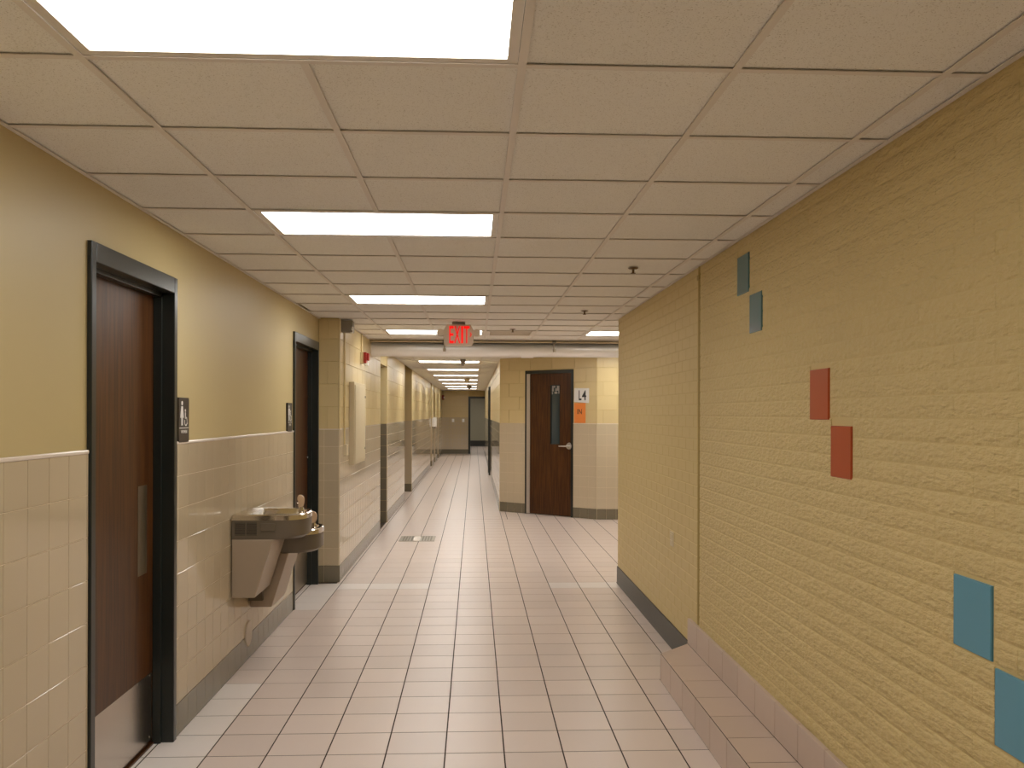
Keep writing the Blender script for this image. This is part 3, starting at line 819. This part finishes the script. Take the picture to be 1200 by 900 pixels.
obj('vent_duct', B(vx0 + .045, vx1 - .045, vy0 + .045, vy1 - .045, CEIL + .030, CEIL + .036), M_exit, vt)
for k in range(3):
    yy = vy0 + .16 + .12 * k
    obj('vane', B(vx0 + .045, vx1 - .045, yy, yy + .012, CEIL + .004, CEIL + .030), M_tee, vt)
def detector(x, y, label, m, r=.075, h=.10):
    t = thing('smoke_detector', label, 'detector', (x, y, CEIL), 'far corridor ceiling detectors')
    obj('base', MB().tube([(x, y, CEIL), (x, y, CEIL - h * .45)], [r, r * .95], 16), m, t, smooth=True)
    obj('sensor', MB().tube([(x, y, CEIL - h * .45), (x, y, CEIL - h)], [r * .7, r * .5], 16), m, t, smooth=True)
detector(-.205, 15.9, 'dark detector under the nearest far corridor light', M_gray, .05, .12)
detector(-.20, 24.5, 'pale detector under a middle far corridor light', M_cream, .08, .12)
detector(-.17, 31.0, 'dark detector under a far corridor light close to the end', M_gray, .09, .12)

# ------------------------------------------------------------------ fittings on the far left wall
bx = thing('wall_speaker', 'dark grey box under the ceiling at the corner beyond the far restroom door', 'speaker', (XF, 9.33, 2.66))
obj('box', B(XF + .006, -1.275, 9.27, 9.42, 2.605, 2.725), M_gray, bx, bevel=.006)
obj('bracket', B(XF, XF + .02, 9.32, 9.38, 2.62, 2.71), M_gray, bx)
obj('lamp_lens', MB().tube([(-1.285, 9.30, 2.603), (-1.272, 9.26, 2.655)], [.018, .010], 10), M_white, bx, smooth=True)
cd = thing('conduit', 'thin painted conduit running down the wall beside the corner to a box', 'conduit', (XF, 9.42, 1.3))
obj('pipe', MB().tube([(XF + .016, 9.47, 2.733), (XF + .016, 9.47, 1.40)], .009, 8), M_block, cd, smooth=True)
obj('switch_box', B(XF + .008, XF + .045, 9.44, 9.58, 1.30, 1.42), M_cream, cd, bevel=.004)
al = thing('fire_alarm', 'red fire alarm strobe with white lens on the left wall under a conduit', 'fire alarm', (XF, 10.85, 2.43))
obj('back_box', B(XF + .006, -1.352, 10.80, 10.93, 2.36, 2.50), M_cream, al, bevel=.004)
obj('horn', B(-1.352, -1.315, 10.79, 10.94, 2.365, 2.50), M_alarm, al, bevel=.008)
obj('strobe_lens', B(-1.340, -1.30, 10.82, 10.91, 2.338, 2.375), M_white, al, bevel=.004)
obj('strobe_body', B(-1.315, -1.290, 10.82, 10.91, 2.40, 2.49), M_alarm, al, bevel=.006)
obj('conduit', MB().tube([(XF + .018, 10.87, 2.50), (XF + .018, 10.87, 2.733)], .009, 8), M_block, al, smooth=True)
cb = thing('wall_cabinet', 'tall narrow cream metal cabinet on the left wall beyond the far restroom door', 'cabinet', (XF, 10.3, 1.17))
obj('body', B(XF + .006, -1.337, 9.88, 10.86, 1.172, 2.105), M_cream, cb, bevel=.004)
dr = obj('door', B(-1.337, -1.329, 9.92, 10.83, 1.20, 2.07), M_cream, cb, bevel=.002)
for z in (1.33, 1.95): obj('lock', MB().tube([(-1.329, 10.79, z), (-1.322, 10.79, z)], .014, 10), M_gray, dr)
t = thing('fire_alarm', 'tiny red fire alarm at the far end of the corridor', 'fire alarm', (-1.37, YEND - .05, 2.42))
obj('horn', B(-1.395, -1.30, YEND - .09, YEND - .008, 2.34, 2.54), M_alarm, t)
obj('strobe_lens', B(-1.325, -1.27, YEND - .10, YEND - .03, 2.40, 2.48), M_white, t)
for x, s in ((-.909, 'left'), (-.466, 'right')):
    t = thing('switch_plate', 'small pale plate on the end wall, the %s one of two' % s, 'switch', (x, YEND, 1.46), 'plates on the end wall')
    obj('plate', B(x - .05, x + .05, YEND - .018, YEND - .008, 1.38, 1.52), M_pipe, t)
    obj('button', B(x - .015, x + .015, YEND - .024, YEND - .018, 1.42, 1.47), M_pipe, t)
t = thing('hand_dispenser', 'small white dispenser far down the left wall', 'dispenser', (XF, 30.2, 1.4))
obj('body', B(XF + .009, XF + .12, 30.0, 30.25, 1.30, 1.62), M_pipe, t, bevel=.01)
obj('nozzle', B(XF + .03, XF + .09, 30.05, 30.2, 1.24, 1.30), M_gray, t)
ot = thing('outlet_cover', 'small cream outlet cover low on the right wall before the lobby', 'outlet', (XR, 6.525, .815))
obj('plate', B(XR - .009, XR - .003, 6.475, 6.585, .765, .875), M_cream, ot, bevel=.003)
obj('socket', B(XR - .012, XR - .008, 6.50, 6.56, .785, .81), M_cream, ot)
obj('socket', B(XR - .012, XR - .008, 6.50, 6.56, .83, .855), M_cream, ot)

# ------------------------------------------------------------------ paper signs by the door
ls = thing('room_sign', 'white sheet with large black L4 beside the wooden door', 'sign', tuple(DP.P(1.72, 2.06)))
sp = Plane(DP.P(1.572, 1.938, .010), du, (0, 0, 1))
obj('sheet', MB().prism([(0, .02), (.295, -.004), (.30, .245), (.006, .250)], 0, .003, sp.P), M_paper, ls)
text('lettering', 'L', sp, .095, .150, .045, .212, .003, .001, M_ink, ls, .02)
text('lettering', '4', sp, .160, .245, .045, .212, .003, .001, M_ink, ls, .02)
os_ = thing('paper_sign', 'orange sheet reading IN below the white sheet beside the wooden door', 'sign', tuple(DP.P(1.69, 1.76)))
sp2 = Plane(DP.P(1.580, 1.600, .0115), du, (0, 0, 1))
obj('sheet', MB().prism([(0, 0), (.222, 0), (.222, .336), (0, .336)], 0, .002, sp2.P), M_orange, os_)
text('lettering', 'IN', sp2, .062, .150, .150, .235, .002, .001, M_ink, os_, .004)

# ------------------------------------------------------------------ floor grate
gx0, gx1, gy0, gy1 = GRATE
gr = thing('floor_grate', 'steel floor drain grate in the corridor tiles', 'grate', ((gx0 + gx1) / 2, (gy0 + gy1) / 2, 0))
obj('pan', B(gx0, gx1, gy0, gy1, .0002, .0010), M_fband, gr)
fm = MB().box(gx0, gx1, gy0, gy0 + .025, .001, .004).box(gx0, gx1, gy1 - .025, gy1, .001, .004).box(gx0, gx0 + .025, gy0 + .025, gy1 - .025, .001, .004).box(gx1 - .025, gx1, gy0 + .025, gy1 - .025, .001, .004)
obj('grate_frame', fm, M_steel_dull, gr)
for k in range(12):
    xx = gx0 + .035 + k * (gx1 - gx0 - .07) / 11
    if 4 <= k <= 6: continue
    obj('bar', B(xx - .009, xx + .009, gy0 + .025, gy1 - .025, .001, .004), M_steel_dull, gr)
obj('solid_plate', B(gx0 + .19, gx1 - .20, gy0 + .025, gy1 - .025, .001, .0035), M_cap, gr)
